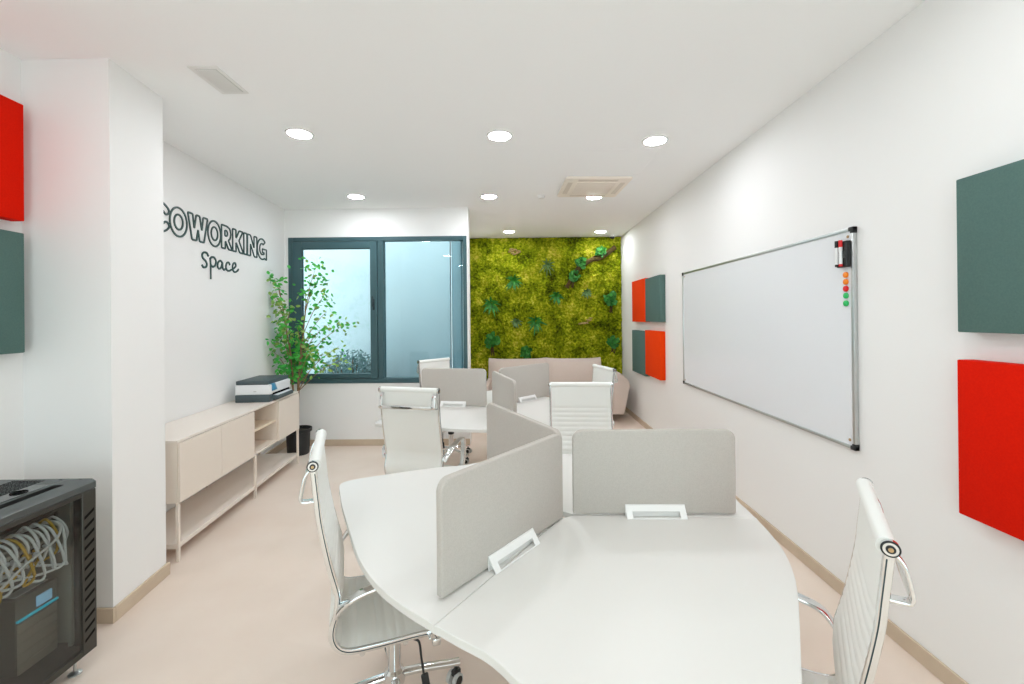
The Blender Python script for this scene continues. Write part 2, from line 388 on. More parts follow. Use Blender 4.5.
def leafy(x, z, R, label, seed=0, stem=False, mt='leaf', y=YP):
    rs = random.Random(seed); root = empty('leafy_plant', (x, y, z)); mb = MB()
    for k in range(26):
        a = rs.uniform(0, 2*PI); q = R*math.sqrt(rs.random())*.75; c = Vector((q*math.cos(a), -rs.uniform(.0, .07), q*math.sin(a)+R*.2))
        e = Euler((rs.uniform(-.8, .8), rs.uniform(0, 6.28), rs.uniform(-.8, .8))).to_matrix(); l = R*rs.uniform(.32, .5)
        ring = [c+e @ Vector((l*.62*math.cos(2*PI*i/8), -.012*math.cos(4*PI*i/8), l*math.sin(2*PI*i/8))) for i in range(8)]
        mb.bm.faces.new([mb.bm.verts.new(p) for p in ring])
    mb.build('leaves', M['fern'], root, smooth_angle=0)
    s = MB(); L = R*1.5 if stem else R*.5
    for k in range(3): s.tube([(rs.uniform(-.02, .02), .03, R*.1), (rs.uniform(-.04, .04), -.01, -L*.5), (rs.uniform(-.05, .05), .04, -L)], .012 if stem else .006, 6)
    s.build('stem', M['darkbark'], root); return tag(root, label, 'plant', 'plants growing on the moss wall')
rosette(-.03, 2.235, .20, 15, 'spiky dark green rosette high on the moss wall, nearest the window side', .017, seed=1)
rosette(-.43, 1.84, .19, 14, 'fern tuft on the moss wall close to the window frame', .022, seed=2)
rosette(.705, 1.97, .16, 13, 'small dark fern at the middle of the moss wall', .019, seed=3)
rosette(.55, 2.50, .19, 12, 'dull thin leaved air plant high on the moss wall beside the bark branch', .010, 'fern_dull', seed=4)
rosette(.34, 1.53, .22, 17, 'largest spiky rosette, on the moss wall above the middle of the sofa', .017, seed=5)
rosette(0, 1.52, .13, 11, 'small dull fern on the moss wall just left of the largest rosette', .016, 'fern_dull', seed=6)
rosette(1.225, 2.02, .14, 12, 'small fern on the moss wall below the bark branch', .017, 'fern_dull', seed=7)
leafy(-.42, 1.16, .15, 'round leaved plant low on the moss wall above the left end of the sofa', 8, True)
leafy(.165, .96, .13, 'round leaved plant half hidden behind the left sofa cushion', 9)
leafy(1.63, 1.87, .15, 'two lobed green leafy plant on the moss wall near the right corner', 10, True)
leafy(1.66, 1.13, .12, 'green leafy plant on a brown stem low in the right corner of the moss wall', 11, True)
br = MB(); pts = catmull([(.88, YP+.02, 2.10), (1.0, YP-.0, 2.30), (1.12, YP-.01, 2.47), (1.30, YP, 2.57), (1.50, YP-.005, 2.64), (1.72, YP+.02, 2.79)], 6)
br.tube(pts, .042, 9, scales=[1.1+.35*noise.noise(p*9) for p in pts])
br.tube(catmull([(1.05, YP, 2.36), (1.0, YP-.02, 2.22), (.97, YP, 2.1)], 5), .02, 7)
tag(br.build('bark_branch', M['darkbark']), 'dark curved bark branch in the upper right of the moss wall', 'branch')
leafy(1.0, 2.27, .11, 'clump of round leaves at the lower end of the bark branch', 12, y=YP-.05)
leafy(1.12, 2.49, .12, 'clump of round leaves at the bend of the bark branch', 13, y=YP-.05)
leafy(1.46, 2.68, .11, 'clump of round leaves at the upper end of the bark branch', 14, y=YP-.05)
def fungus(x, z, w, label, seed, mt='fungus'):
    rs = random.Random(seed); mb = MB()
    for k in range(7):
        c = Vector((x+rs.uniform(-w, w), YP+.03, z+rs.uniform(-.05, .05))); r0 = rs.uniform(.03, .055)
        mb.lathe([(0, -.012), (r0*.8, -.01), (r0, 0), (r0*.85, .012), (0, .02)], 14, Matrix.Translation(c) @ Euler((rs.uniform(-.4, .3), rs.uniform(-.4, .4), 0)).to_matrix().to_4x4())
    return tag(mb.build('bracket_fungus', M[mt]), label, 'fungus')
fungus(-.005, 2.735, .08, 'pale dried bracket fungus near the top of the moss wall', 1)
fungus(1.20, 1.52, .09, 'brownish dried fungus on the moss wall above the right sofa cushion', 2)

# ------------------------------------------------------------------ sofa
so = empty('sofa', (.62, 6.9, 0)); tag(so, 'beige fabric sofa with tall back cushions below the moss wall', 'sofa')
def cushion(x0, x1, y0, y1, z0, z1, bev, M_=None):
    return MB().box(x0, x1, y0, y1, z0, z1, bev, 4, M_)
cushion(-1.04, .80, -.42, .5, .13, .30, .03).build('seat_base', M['sofa'], so)
for a, b_ in ((-1.04, -.12), (-.115, .80)):
    cushion(a, b_, -.46, .25, .30, .44, .045).build('seat_cushion', M['sofa'], so)
def back_cushion(x0, x1):
    t = MB(); n = 14; P = []
    for s_ in (0, 1):
        g_ = []
        for j in range(n+1):
            for i in range(n+1):
                u, v = i/n, j/n; bul = (math.sin(PI*min(max(u, .0), 1))*math.sin(PI*v))**.45
                x = x0+(x1-x0)*u; zz = .40+.485*v + .018*((2*u-1)**4)*(v > .5)*(2*v-1); yy = (.02-.10*bul if s_ == 0 else .03+.10*bul)
                g_.append(t.bm.verts.new((x, .26+yy+.16*v, zz)))
        P.append(g_)
    for s_ in (0, 1):
        for j in range(n):
            for i in range(n):
                q = [P[s_][j*(n+1)+i], P[s_][j*(n+1)+i+1], P[s_][(j+1)*(n+1)+i+1], P[s_][(j+1)*(n+1)+i]]
                t.bm.faces.new(q if s_ == 0 else q[::-1])
    bord = [i for i in range(n+1)]+[j*(n+1)+n for j in range(1, n+1)]+[n*(n+1)+i for i in range(n-1, -1, -1)]+[j*(n+1) for j in range(n-1, 0, -1)]
    for a, b2 in zip(bord, bord[1:]+bord[:1]): t.bm.faces.new((P[0][b2], P[0][a], P[1][a], P[1][b2]))
    o = t.build('back_cushion', M['sofa'], so)
    pp = MB(); pp.tube([(p.co.x, p.co.y+.005, p.co.z) for p in [o.data.vertices[i] for i in bord]], .007, 6, closed=True, up=(0, 1, 0)); pp.build('piping', M['sofa'], o)
back_cushion(-1.085, -.125); back_cushion(-.115, .80)
for sx, x0 in ((1, .80), ):
    pl = [(x0, .13), (x0+.18, .13), (x0+.275, .56), (x0+.25, .64), (x0+.14, .74), (x0+.09, .76), (x0+.03, .6)]
    mb = MB(); mb.prism(pl, -.45, .42, bev=.03, seg=3, M=Matrix(((1, 0, 0, 0), (0, 0, 1, 0), (0, 1, 0, 0), (0, 0, 0, 1)))); mb.build('armrest', M['sofa'], so)
cushion(-1.11, -1.045, -.42, .5, .13, .58, .03).build('armrest', M['sofa'], so)
cushion(-1.06, .86, .44, .53, .16, .72, .03).build('back_frame', M['sofa'], so)
for x, y in ((-1.0, -.36), (.80, -.33), (-1.0, .44), (.80, .44)):
    MB().cyl((x, y, 0), (x, y, .135), .014, .022, 14).build('leg', M['wood'], so)

# ------------------------------------------------------------------ desks
PROF = [(5, .800), (12, .815), (16, .840), (20, .880), (26, .935), (31.5, .997), (38, 1.088), (42, 1.150), (44.3, 1.170), (46.6, 1.150), (50.7, 1.086), (57, 1.007), (65.5, .925),
        (74, .873), (81, .847), (88.5, .829), (96, .816), (102, .808), (107.5, .800), (114, .795)]
def desk_edge(a0, a1):
    """outline points between two seam angles (degrees from the seam, 0..120)"""
    ctrl = [(-6, .795)]+PROF+[(125, .800)]
    cp = [Vector((r_*math.cos(math.radians(a)), r_*math.sin(math.radians(a)), 0)) for a, r_ in ctrl]
    sm = catmull(cp, 6); out = []
    for p in sm:
        a = math.degrees(math.atan2(p.y, p.x))
        if a < -90: a += 360
        if a0 < a < a1: out.append((p.x, p.y))
    return out
def make_desk(name, cx, cy, rot, label, k_=1.0):
    root = empty(name, (cx, cy, 0), math.radians(rot)); tag(root, label, 'desk', 'three person desks in the coworking room')
    e = [(p[0]*k_, p[1]*k_) for p in desk_edge(.35, 119.65)]; a0, a1 = math.radians(.035), math.radians(119.965)
    r0 = .797*k_; pts = [(r0*math.cos(a0), r0*math.sin(a0))]+e+[(r0*math.cos(a1), r0*math.sin(a1)), (.045*math.cos(math.radians(117)), .045*math.sin(math.radians(117))), (.045*math.cos(math.radians(3)), .045*math.sin(math.radians(3)))]
    for k in range(3):
        R = Matrix.Rotation(math.radians(120*k), 4, 'Z')
        o = MB().prism(pts, .715, .74, bev=.0015, seg=1, M=R).build('tabletop', M['desk'], root, smooth_angle=25)
        lp = MB().box(.04, .5, -.02, .02, .675, .713, .004, 1); lp.build('support_arm', M['white_metal'], root, M=R)
    for k in range(3): MB().box(.05, .36, -.028, .028, .0, .03, .008, 2).build('foot', M['white_metal'], root, M=Matrix.Rotation(math.radians(120*k), 4, 'Z'))
    MB().cyl((0, 0, .0), (0, 0, .69), .05, .05, 24).lathe([(.10, 0), (.10, .034), (.05, .045), (.05, .05)], 28).build('pedestal', M['white_metal'], root)
    return root
CN = (.2, 1.86); CF = (-.18, 4.06)
make_desk('workstation_desk', *CN, -3, 'near white three lobed desk in front, beside the black server cabinet side')
make_desk('workstation_desk', *CF, 165, 'far white three lobed desk standing between the sofa and the near desk', .955)
bpy.data.objects['workstation_desk']['label'] = 'near white three lobed desk filling the foreground, closest to the viewpoint'

def make_screen(x0, y0, x1, y1, label, bsides=(1, -1), bpos=.5):
    """felt desk screen from near-centre end (x0,y0) to outer end (x1,y1)"""
    L = math.hypot(x1-x0, y1-y0); a = math.atan2(y1-y0, x1-x0)
    root = empty('desk_screen', (x0, y0, .74), a); tag(root, label, 'desk screen', 'grey felt screens on the desks')
    VM = Matrix(((1, 0, 0, 0), (0, 0, -1, 0), (0, 1, 0, 0), (0, 0, 0, 1)))
    MB().prism(rrect(0, L, .008, .362, (.006, .006, .04, .04), 8), -.0135, .0135, bev=.006, seg=3, M=VM).build('felt_panel', M['felt'], root, smooth_angle=35)
    for sd in bsides:
        c = L*bpos; w = .125; b = MB(); th = .004
        prof = [(.016, .0), (.016, .048), (.050, .0)]          # upright, slope
        # sloping plate with a slot
        S = Vector((0, .018*sd, .048)); E_ = Vector((0, .052*sd, .002)); dv = E_-S; nn = Vector((0, dv.z, -dv.y)).normalized()*(1 if sd > 0 else -1)
        def strip(xa, xb, u0, u1):
            p = [S+dv*u0+Vector((c+xa, 0, 0)), S+dv*u0+Vector((c+xb, 0, 0)), S+dv*u1+Vector((c+xb, 0, 0)), S+dv*u1+Vector((c+xa, 0, 0))]
            q = [v+nn*th for v in p]
            for fc in (p, q[::-1], [p[0], q[0], q[1], p[1]], [p[1], q[1], q[2], p[2]], [p[2], q[2], q[3], p[3]], [p[3], q[3], q[0], p[0]]): b.quad(*fc)
        strip(-w, w, 0, .46); strip(-w, -w+.026, .46, 1.0); strip(w-.026, w, .46, 1.0); strip(-w+.026, w-.026, .93, 1.0)
        b.box(c-w, c+w, min(.0145*sd, .019*sd), max(.0145*sd, .019*sd), .0, .049)
        bmesh.ops.recalc_face_normals(b.bm, faces=b.bm.faces[:])
        b.build('clamp_bracket', M['white_metal'], root, smooth_angle=20)
    return root
make_screen(.236, 1.861, .925, 1.856, 'grey felt screen facing the camera on the right of the near desk', bpos=.50)
make_screen(.180, 1.826, -.238, 1.297, 'grey felt screen at the front left of the near desk, closest to the viewpoint', bpos=.515)
make_screen(.182, 1.845, -.165, 2.503, 'grey felt screen running back from the centre of the near desk toward the far desk')
make_screen(-.29, 4.135, -.93, 4.235, 'grey felt screen on the window side of the far desk, under the right pane')
make_screen(-.215, 3.99, -.013, 3.33, 'grey felt screen jutting forward on the far desk, between its other two screens')
make_screen(-.165, 4.165, .345, 4.685, 'grey felt screen on the far desk in front of the left sofa cushion')

# ------------------------------------------------------------------ office chairs
CP = [(-.285, 1.085), (-.273, .964), (-.263, .875), (-.238, .742), (-.217, .657), (-.208, .612), (-.213, .565), (-.229, .505), (-.224, .462), (-.200, .430), (-.155, .416), (-.070, .412), (.06, .412), (.115, .405), (.135, .378)]
SM = catmull([(x, 0, z) for x, z in CP], 7)
HW = .218
def sling(i0, i1, rib=True, ribfrom=0.0):
    """thin padded sheet between the rails over part of the profile"""
    P = SM[i0:i1+1]; s = [0]
    for a, b in zip(P, P[1:]): s.append(s[-1]+(b-a).length)
    # resample finely
    N = 110; Q = []
    for k in range(N+1):
        d = s[-1]*k/N; j = max(i for i in range(len(s)) if s[i] <= d+1e-9); j = min(j, len(P)-2); u = (d-s[j])/(s[j+1]-s[j]); Q.append((P[j].lerp(P[j+1], u), d))
    t = MB(); W = 6; F_, B_ = [], []
    for k, (p, d) in enumerate(Q):
        a = Q[max(k-1, 0)][0]; c = Q[min(k+1, N)][0]; tv = (c-a).normalized(); nv = Vector((-tv.z, 0, tv.x))   # toward the sitter
        r_ = .0038*abs(math.sin(PI*d/.034))**.6+.0102 if (rib and d > ribfrom) else .014
        F_.append([t.bm.verts.new(p+nv*(.004+r_*(1-.5*(abs(2*w/W-1))**6))+Vector((0, HW*(2*w/W-1), 0))) for w in range(W+1)])
        B_.append([t.bm.verts.new(p-nv*(.0095)+Vector((0, HW*(2*w/W-1), 0))) for w in range(W+1)])
    for k in range(N):
        for w in range(W):
            t.bm.faces.new((F_[k][w], F_[k][w+1], F_[k+1][w+1], F_[k+1][w])); t.bm.faces.new((B_[k][w+1], B_[k][w], B_[k+1][w], B_[k+1][w+1]))
        for w in (0, W): t.bm.faces.new((F_[k][w], F_[k+1][w], B_[k+1][w], B_[k][w]))
    for k in (0, N):
        for w in range(W): t.bm.faces.new((F_[k][w], B_[k][w], B_[k][w+1], F_[k][w+1]))
    bmesh.ops.recalc_face_normals(t.bm, faces=t.bm.faces[:]); return t
UP = []
def make_chair():
    root = empty('office_chair'); K = 7
    bk = sling(0, 6*K, ribfrom=.15); x0, z0 = CP[0]
    bk.cyl((x0+.006, -HW-.004, z0), (x0+.006, HW+.004, z0), .0200, n=24)
    up = [bk.build('backrest', M['leather'], root), sling(6*K, 14*K).build('seat', M['leather'], root)]
    for sd in (1, -1):
        y = sd*.2245
        rl = MB().sweep([(p.x-.004*0, y, p.z) for p in SM], rect_prof(.013, .026, .004, 2), up=(0, 1, 0)) if False else MB().sweep([(p.x, y, p.z) for p in SM], rect_prof(.022, .012, .004, 2), up=(0, 1, 0))
        ro = rl.build('side_rail', M['chrome'], root); up.append(ro)
        gv = MB().sweep([(p.x+.004, y+sd*.0062, p.z) for p in SM[2:]], rect_prof(.003, .0015), up=(0, 1, 0)); gv.build('groove', M['teal_in'], ro)
        cp = MB(); cp.mi = 1; cp.cyl((x0, y-sd*.004, z0), (x0, y+sd*.0085, z0), .0185, n=28); cp.mi = 0; cp.cyl((x0, y+sd*.0085, z0), (x0, y+sd*.010, z0), .0190, n=28); cp.mi = 1; cp.cyl((x0, y+sd*.010, z0), (x0, y+sd*.012, z0), .0150, n=24); cp.mi = 0; cp.cyl((x0, y+sd*.012, z0), (x0, y+sd*.0135, z0), .0095, n=20); cp.mi = 2; cp.cyl((x0, y+sd*.0135, z0), (x0, y+sd*.016, z0), .005, n=16)
        cp.build('rail_cap', [M['black'], M['chrome'], M['brass']], ro)
        fc = MB().box(.118, .15, y-sd*.004-.016, y-sd*.004+.016, .358, .388, .008, 3); fc.build('rail_end', M['chrome'], ro)
        ya = sd*.262
        arm = catmull([(-.213, sd*.235, .565), (-.200, sd*.246, .592), (-.168, ya, .622), (-.115, ya, .640), (.0, ya, .657), (.098, ya, .654), (.121, ya, .63), (.124, ya, .56), (.121, sd*.255, .46), (.114, sd*.238, .418), (.104, sd*.236, .405)], 6)
        ar = MB().sweep(arm, rect_prof(.036, .013, .005, 2), up=(.25, 0, 1)) if False else MB()
        # flat band: wide across the chair, thin through
        ar.sweep(arm, rect_prof(.013, .042, .005, 2), up=(0, 1, 0)); up.append(ar.build('armrest', M['chrome'], root))
    hb = MB()
    for sd in (1, -1):
        y = sd*.205
        hb.sweep(catmull([(x0-.012, y, z0-.02), (x0-.028, y, z0-.045), (x0-.040, y, z0-.10), (x0-.040, y, z0-.118), (x0-.030, y, z0-.126), (x0+.018, y, z0-.128)], 6), rect_prof(.009, .030, .003, 2), up=(0, 1, 0))
    hb.box(x0-.047, x0-.038, -.19, .19, z0-.13, z0-.104, .003, 2)
    up.append(hb.build('back_handle', M['chrome'], root))
    cb = MB().cyl((.02, -.224, .396), (.02, .224, .396), .010, n=14).cyl((-.13, -.224, .398), (-.13, .224, .398), .010, n=14); up.append(cb.build('cross_bar', M['chrome'], root))
    mech = MB().box(-.14, .06, -.06, .06, .335, .388, .012, 3); mo = mech.build('tilt_mechanism', M['black'], root); up.append(mo)
    MB().lathe([(0, -.035), (.026, -.033), (.036, -.015), (.034, .0), (.0, .002)], 20, T(.062, -.075, .375)).build('tension_knob', M['black'], mo)
    lv = MB().tube(catmull([(.02, -.12, .36), (.055, -.17, .365), (.075, -.185, .355), (.082, -.19, .30), (.09, -.195, .235)], 6), .0045, 8)
    lv.box(-.014, .014, -.006, .006, -.07, .0, .006, 3, T(.092, -.196, .24, 0, 0, -.15)); up.append(lv.build('lever', M['black'], root))
    MB().lathe([(.042, .085), (.045, .10), (.040, .135), (.028, .145), (.028, .285), (.031, .287), (.031, .30), (.018, .302), (.018, .33)], 28).build('gas_column', M['chrome'], root)
    cl = MB().lathe([(.018, .27), (.034, .285), (.034, .318), (.018, .32)], 24); cl.build('collar', M['black'], root)
    for k in range(4):
        R = Matrix.Rotation(PI/2*k, 4, 'Z')
        lg = MB().sweep(catmull([(.03, 0, .115), (.12, 0, .108), (.22, 0, .094), (.275, 0, .088)], 5), rect_prof(.036, .024, .010, 3), scales=None)
        lo = lg.build('base_leg', M['chrome'], root, M=R)
        cs = MB(); a = .6+k*1.1; Rc = R @ T(.262, 0, 0, a)
        cs.mi = 0; cs.box(-.022, .016, -.014, .014, .036, .062, .006, 2, Rc); cs.cyl((Rc @ Vector((0, 0, .05))), (Rc @ Vector((0, 0, .085))), .007, n=10)
        for s2 in (1, -1):
            cs.mi = 1; cs.cyl(Rc @ Vector((-.012, s2*.010, .027)), Rc @ Vector((-.012, s2*.026, .027)), .027, n=22)
            cs.mi = 0; cs.cyl(Rc @ Vector((-.012, s2*.025, .027)), Rc @ Vector((-.012, s2*.028, .027)), .019, n=18)
        cs.build('caster', [M['black'], M['wheel']], lo)
    for o in up: o['up'] = 1
    return root
proto = make_chair()
G = 'white chairs around the two desks'
chairs = [
    (-.518, 1.79, 21.5, 0.0, 'white office chair at the left of the near desk, seen side on beside the sideboard'),
    (.749, 1.360, 146.8, -.042, 'white office chair at the right front of the near desk, beside the right wall'),
    (.461, 2.955, 267, -.002, 'ribbed white chair facing the camera behind the near desk screens'),
    (-.712, 3.385, 77, -.012, 'white chair seen from behind, chrome bar across its back, at the far desk'),
    (-.748, 4.894, 320, .01, 'white chair under the window, behind the window side screen of the far desk'),
    (.655, 4.54, 196, -.04, 'white chair edge on in front of the sofa right end, at the far desk'),
]
for i, (x, y, a, dz, lab) in enumerate(chairs):
    ch = proto if i == 0 else copy_tree(proto)
    ch.location = (x, y, 0); ch.rotation_euler = (0, 0, math.radians(a)); tag(ch, lab, 'chair', G)
    for o in ch.children:
        if o.get('up'): o.location.z = dz
for o in bpy.data.objects:
    if 'up' in o: del o['up']

# ------------------------------------------------------------------ sideboard and printer
SA = math.atan2(1, -.094)                                    # local x runs along the front, away from the camera
sd = empty('sideboard', (-2.24, 2.83, 0), SA); tag(sd, 'long cream sideboard with open shelf bay and low bottom shelf along the left wall', 'sideboard')
L_, D = 1.945, .415; Z0, Z1 = .385, .80                        # local y>0 is toward the wall
def sbx(*a, **k): return MB().box(*a, **k)
sbx(-.005, L_+.005, -.006, D, Z1-.018, Z1, bev=.002, seg=1).build('top', M['cream_top'], sd)
car = MB().box(0, L_, .0, D, Z0, Z0+.018).box(0, .018, .0, D, Z0+.018, Z1-.018).box(L_-.018, L_, .0, D, Z0+.018, Z1-.018).box(.018, L_-.018, D-.012, D, Z0+.018, Z1-.018)
for x in (.475, .975, 1.445): car.box(x-.009, x+.009, .0, D-.012, Z0+.018, Z1-.018)
car.build('carcass', M['cream'], sd)
sbx(.984, 1.436, .012, D-.012, .585, .603).build('shelf', M['cream_in'], sd)
MB().box(.985, 1.435, D-.016, D-.013, Z0+.018, Z1-.018).build('back_panel', M['cream_in'], sd)
for a, b_ in ((.004, .474), (.477, .972), (1.448, L_-.004)):
    MB().box(a, b_, -.016, -.001, Z0+.002, Z1-.021, .002, 1).build('door', M['cream'], sd)
sbx(.0, L_, .0, D, .085, .118, bev=.002, seg=1).build('bottom_shelf', M['cream_top'], sd)
for x in (.006, 1.01, L_-.012):
    for y in (-.008, D-.02): MB().box(x-.010, x+.010, y-.001, y+.019, .0, Z0, .002, 1).build('leg', M['cream'], sd)

pr = empty('printer', (-2.372, 4.13, Z1), SA); tag(pr, 'white and slate inkjet printer on the far end of the sideboard', 'printer')
PL, PD = .46, .315
MB().box(0, PL, .0, PD, .0, .072, .006, 2).build('base_shell', M['printer_d'], pr)
MB().box(.004, PL-.004, -.006, PD, .072, .166, .008, 3).build('body_shell', M['printer_w'], pr)
MB().box(.006, PL-.006, .012, PD-.004, .166, .205, .008, 3).build('scanner_lid', M['printer_d'], pr)
MB().box(.06, .42, -.055, .02, .014, .054, .012, 3).build('paper_tray', M['printer_d'], pr)
MB().box(.075, .405, -.047, .0, .054, .058, .002, 1).build('paper', M['printer_w'], pr)
MB().box(.06, .42, -.0085, -.004, .062, .080).build('output_slot', M['slot'], pr)
MB().box(.035, .115, -.03, -.004, .0, .07, .006, 2, T(0, .0, .098, 0, -.35)).build('control_screen', M['printer_b'], pr)
MB().box(-.002, .006, .12, .145, .10, .108).build('badge', M['wheel'], pr)

# ------------------------------------------------------------------ potted tree
tr = empty('potted_tree', (-2.60, 5.12, 0)); tag(tr, 'slender leafy tree in a black pot between sideboard and window', 'potted tree')
MB().lathe([(.115, 0), (.12, .01), (.132, .26), (.150, .265), (.152, .30), (.142, .302), (.136, .262), (.0, .26)], 36).build('pot', M['pot'], tr)
MB().lathe([(.134, .262), (.08, .272), (.0, .275)], 24).build('soil', M['soil'], tr)
rt = random.Random(21); tk = MB(); lf = [MB(), MB()]
stems = [catmull([(.0, -.02, .26), (.015, -.03, .62), (.03, -.03, .95), (.07, -.02, 1.35), (.13, -.05, 1.75)], 8), catmull([(-.05, .02, .26), (-.055, .0, .7), (-.06, -.02, 1.05), (-.10, -.06, 1.5), (-.17, -.10, 2.02)], 8)]
tk.tube(stems[0], .02, 9, scales=[1-.72*i/(len(stems[0])-1)+.10*noise.noise(p*12) for i, p in enumerate(stems[0])])
tk.tube(stems[1], .013, 8, scales=[1-.7*i/(len(stems[1])-1) for i, p in enumerate(stems[1])])
def leaf(c, l, pale):
    mb = lf[1 if pale else 0]; e = Euler((rt.uniform(-1.0, 1.0), rt.uniform(-1.0, 1.0), rt.uniform(0, 6.28))).to_matrix()
    if rt.random() < .5: e = Euler((PI/2+rt.uniform(-.7, .7), rt.uniform(-1, 1), rt.uniform(-.8, .8))).to_matrix()
    v = [Vector(q) for q in ((-l, 0, 0), (-.45*l, -.52*l, .08*l), (.35*l, -.50*l, .08*l), (l, 0, -.1*l), (.35*l, .50*l, .08*l), (-.45*l, .52*l, .08*l))]
    q = [c+e @ p for p in v]; a = [mb.bm.verts.new(p) for p in q]; mb.bm.faces.new((a[0], a[1], a[2], a[3])); mb.bm.faces.new((a[0], a[3], a[4], a[5]))
# branch tips: (x, z) relative to the pot axis, leaf count, spread, pale share
tips = [(.30, 2.17, 46, .08, .2), (.24, 2.02, 30, .07, .2), (.13, 1.92, 22, .07, .3), (.42, 1.86, 34, .08, .2), (.52, 1.52, 38, .075, .3), (.40, 1.50, 26, .06, .4), (.33, 1.14, 26, .06, .75), (.50, 1.10, 26, .06, .85), (.46, 1.26, 16, .06, .6), (.22, 1.22, 30, .08, .3), (.36, 1.68, 14, .06, .4),
        (-.20, 2.06, 40, .07, .3), (-.23, 1.84, 30, .06, .7), (-.14, 1.70, 42, .08, .8), (-.08, 1.52, 46, .08, .7), (-.25, 1.40, 46, .08, .2), (-.28, 1.22, 26, .07, .3), (-.12, 1.34, 60, .10, .2), (-.05, 1.16, 110, .11, .05), (.06, 1.04, 120, .10, .0), (-.10, 1.02, 80, .09, .0), (.02, 1.28, 70, .10, .2), (-.14, .90, 26, .06, .3), (.08, 1.5, 26, .08, .5), (-.02, 1.74, 24, .07, .6), (.18, 1.40, 22, .07, .4)]
for (x, z, n, sp, pale) in tips:
    st_ = stems[0] if x > 0 else stems[1]; y = rt.uniform(-.22, .10)
    z0 = max(.75, min(1.7, z-.45*abs(x)-.25)); b0 = min(st_, key=lambda p: abs(p.z-z0)); tip = Vector((max(x, xl(tr.location.y+y)+.07-tr.location.x), y, z))
    mid = b0.lerp(tip, .5)+Vector((0, 0, .05)); pth = catmull([b0, mid, tip], 6); tk.tube(pth, .0055, 6, scales=[1-.6*i/(len(pth)-1) for i in range(len(pth))])
    for k in range(n):
        if rt.random() < .42:
            p = pth[rt.randrange(len(pth)//3, len(pth))]+Vector((rt.gauss(0, .035), rt.gauss(0, .04), rt.gauss(0, .035)))
        else: p = tip+Vector((rt.gauss(0, sp), rt.gauss(0, sp*.9), rt.gauss(0, sp*.75)))
        w_ = Vector((p.x+tr.location.x, p.y+tr.location.y, p.z))
        if w_.y > YW-.06: p.y -= (w_.y-(YW-.06))+.01
        if w_.x < xl(w_.y)+.04: p.x += xl(w_.y)+.05-w_.x
        leaf(p, rt.uniform(.020, .036), rt.random() < pale)
tk.build('trunk', M['bark'], tr); tag(lf[0].build('leaves', M['leaf'], tr, smooth_angle=0), 'bright green leaves'); tag(lf[1].build('leaves', M['leaf_pale'], tr, smooth_angle=0), 'paler yellow green leaves')

# ------------------------------------------------------------------ wall lettering
LA = math.atan2(1, -.094)
def wall_pt(y, z, off=.0): return Vector((xl(y)+off, y, z))
def outline(mb, pts, r=.0076, closed=True, y0=0, z0=0, sc=1.0, smooth=False):
    P = [Vector((y0+p[0]*sc, 0, z0+p[1]*sc)) for p in pts]
    mb.sweep([wall_pt(p.x, p.z, .005) for p in P], rect_prof(2*r, .007, .001, 1), up=(1, .094, 0), closed=closed)
def dens(pts, closed=True, step=.012, rad=.012):
    """round the corners of a polyline a little"""
    out = []; N = len(pts)
    for i in range(N):
        p = Vector((*pts[i], 0)); a = Vector((*pts[i-1], 0)); b = Vector((*pts[(i+1) % N], 0))
        if not closed and i in (0, N-1): out.append((p.x, p.y)); continue
        d1 = (a-p); d2 = (b-p); r1 = min(rad, d1.length*.45); r2 = min(rad, d2.length*.45); s = p+d1.normalized()*r1; e = p+d2.normalized()*r2
        for k in range(4):
            t_ = k/3; q = s*(1-t_)**2+p*2*t_*(1-t_)+e*t_*t_; out.append((q.x, q.y))
    return out
def ell(cx, cy, rx, ry, n=36, a0=0, a1=360): return [(cx+rx*math.cos(math.radians(a0+(a1-a0)*k/n)), cy+ry*math.sin(math.radians(a0+(a1-a0)*k/n))) for k in range(n+1 if a1-a0 < 360 else n)]
ZB, ZT = 2.276, 2.496; H_ = ZT-ZB
sg = empty('wall_lettering', (-2.79, 4.2, 2.27)); tag(sg, 'dark outlined block letters COWORKING on the left wall', 'wall sign')
si = Matrix.Translation((2.79, -4.2, -2.27))
def letter(loops):
    mb = MB()
    for lp in loops: outline(mb, lp)
    mb.build('letter', M['sign'], sg, si)
def U(y, u): return (y, ZB+H_*u)      # y along the wall, u = height share
def O(y0, y1): return [ell((y0+y1)/2, (ZB+ZT)/2, (y1-y0)/2, H_/2+.006), ell((y0+y1)/2, (ZB+ZT)/2, (y1-y0)/2*.5, H_/2*.55)]
def poly(*ps): return dens([U(*p) for p in ps], True)
# C: partly hidden behind the pillar
cy, cz = 3.262, (ZB+ZT)/2; co = ell(cy, cz, .125, H_/2+.004, 30, 36, 324); ci = ell(cy, cz, .066, H_/2*.52, 24, 42, 318)[::-1]
def term(a, b, sg_):                      # rounded end of the stroke
    out = []; mx, my = (a[0]+b[0])/2, (a[1]+b[1])/2; vx, vy = (a[0]-b[0])/2, (a[1]-b[1])/2; tx, ty = -vy*sg_, vx*sg_
    for k in range(1, 8):
        t_ = PI*k/8; out.append((mx+vx*math.cos(t_)+tx*.75*math.sin(t_), my+vy*math.cos(t_)+ty*.75*math.sin(t_)))
    return out
letter([co+term(co[-1], ci[0], 1)+ci+term(ci[-1], co[0], 1)])
letter(O(3.372, 3.574))
letter([poly((3.585, 1), (3.648, 1), (3.668, .45), (3.694, 1), (3.742, 1), (3.770, .45), (3.790, 1), (3.853, 1), (3.800, 0), (3.738, 0), (3.718, .45), (3.697, 0), (3.638, 0))])
letter(O(3.856, 4.052))
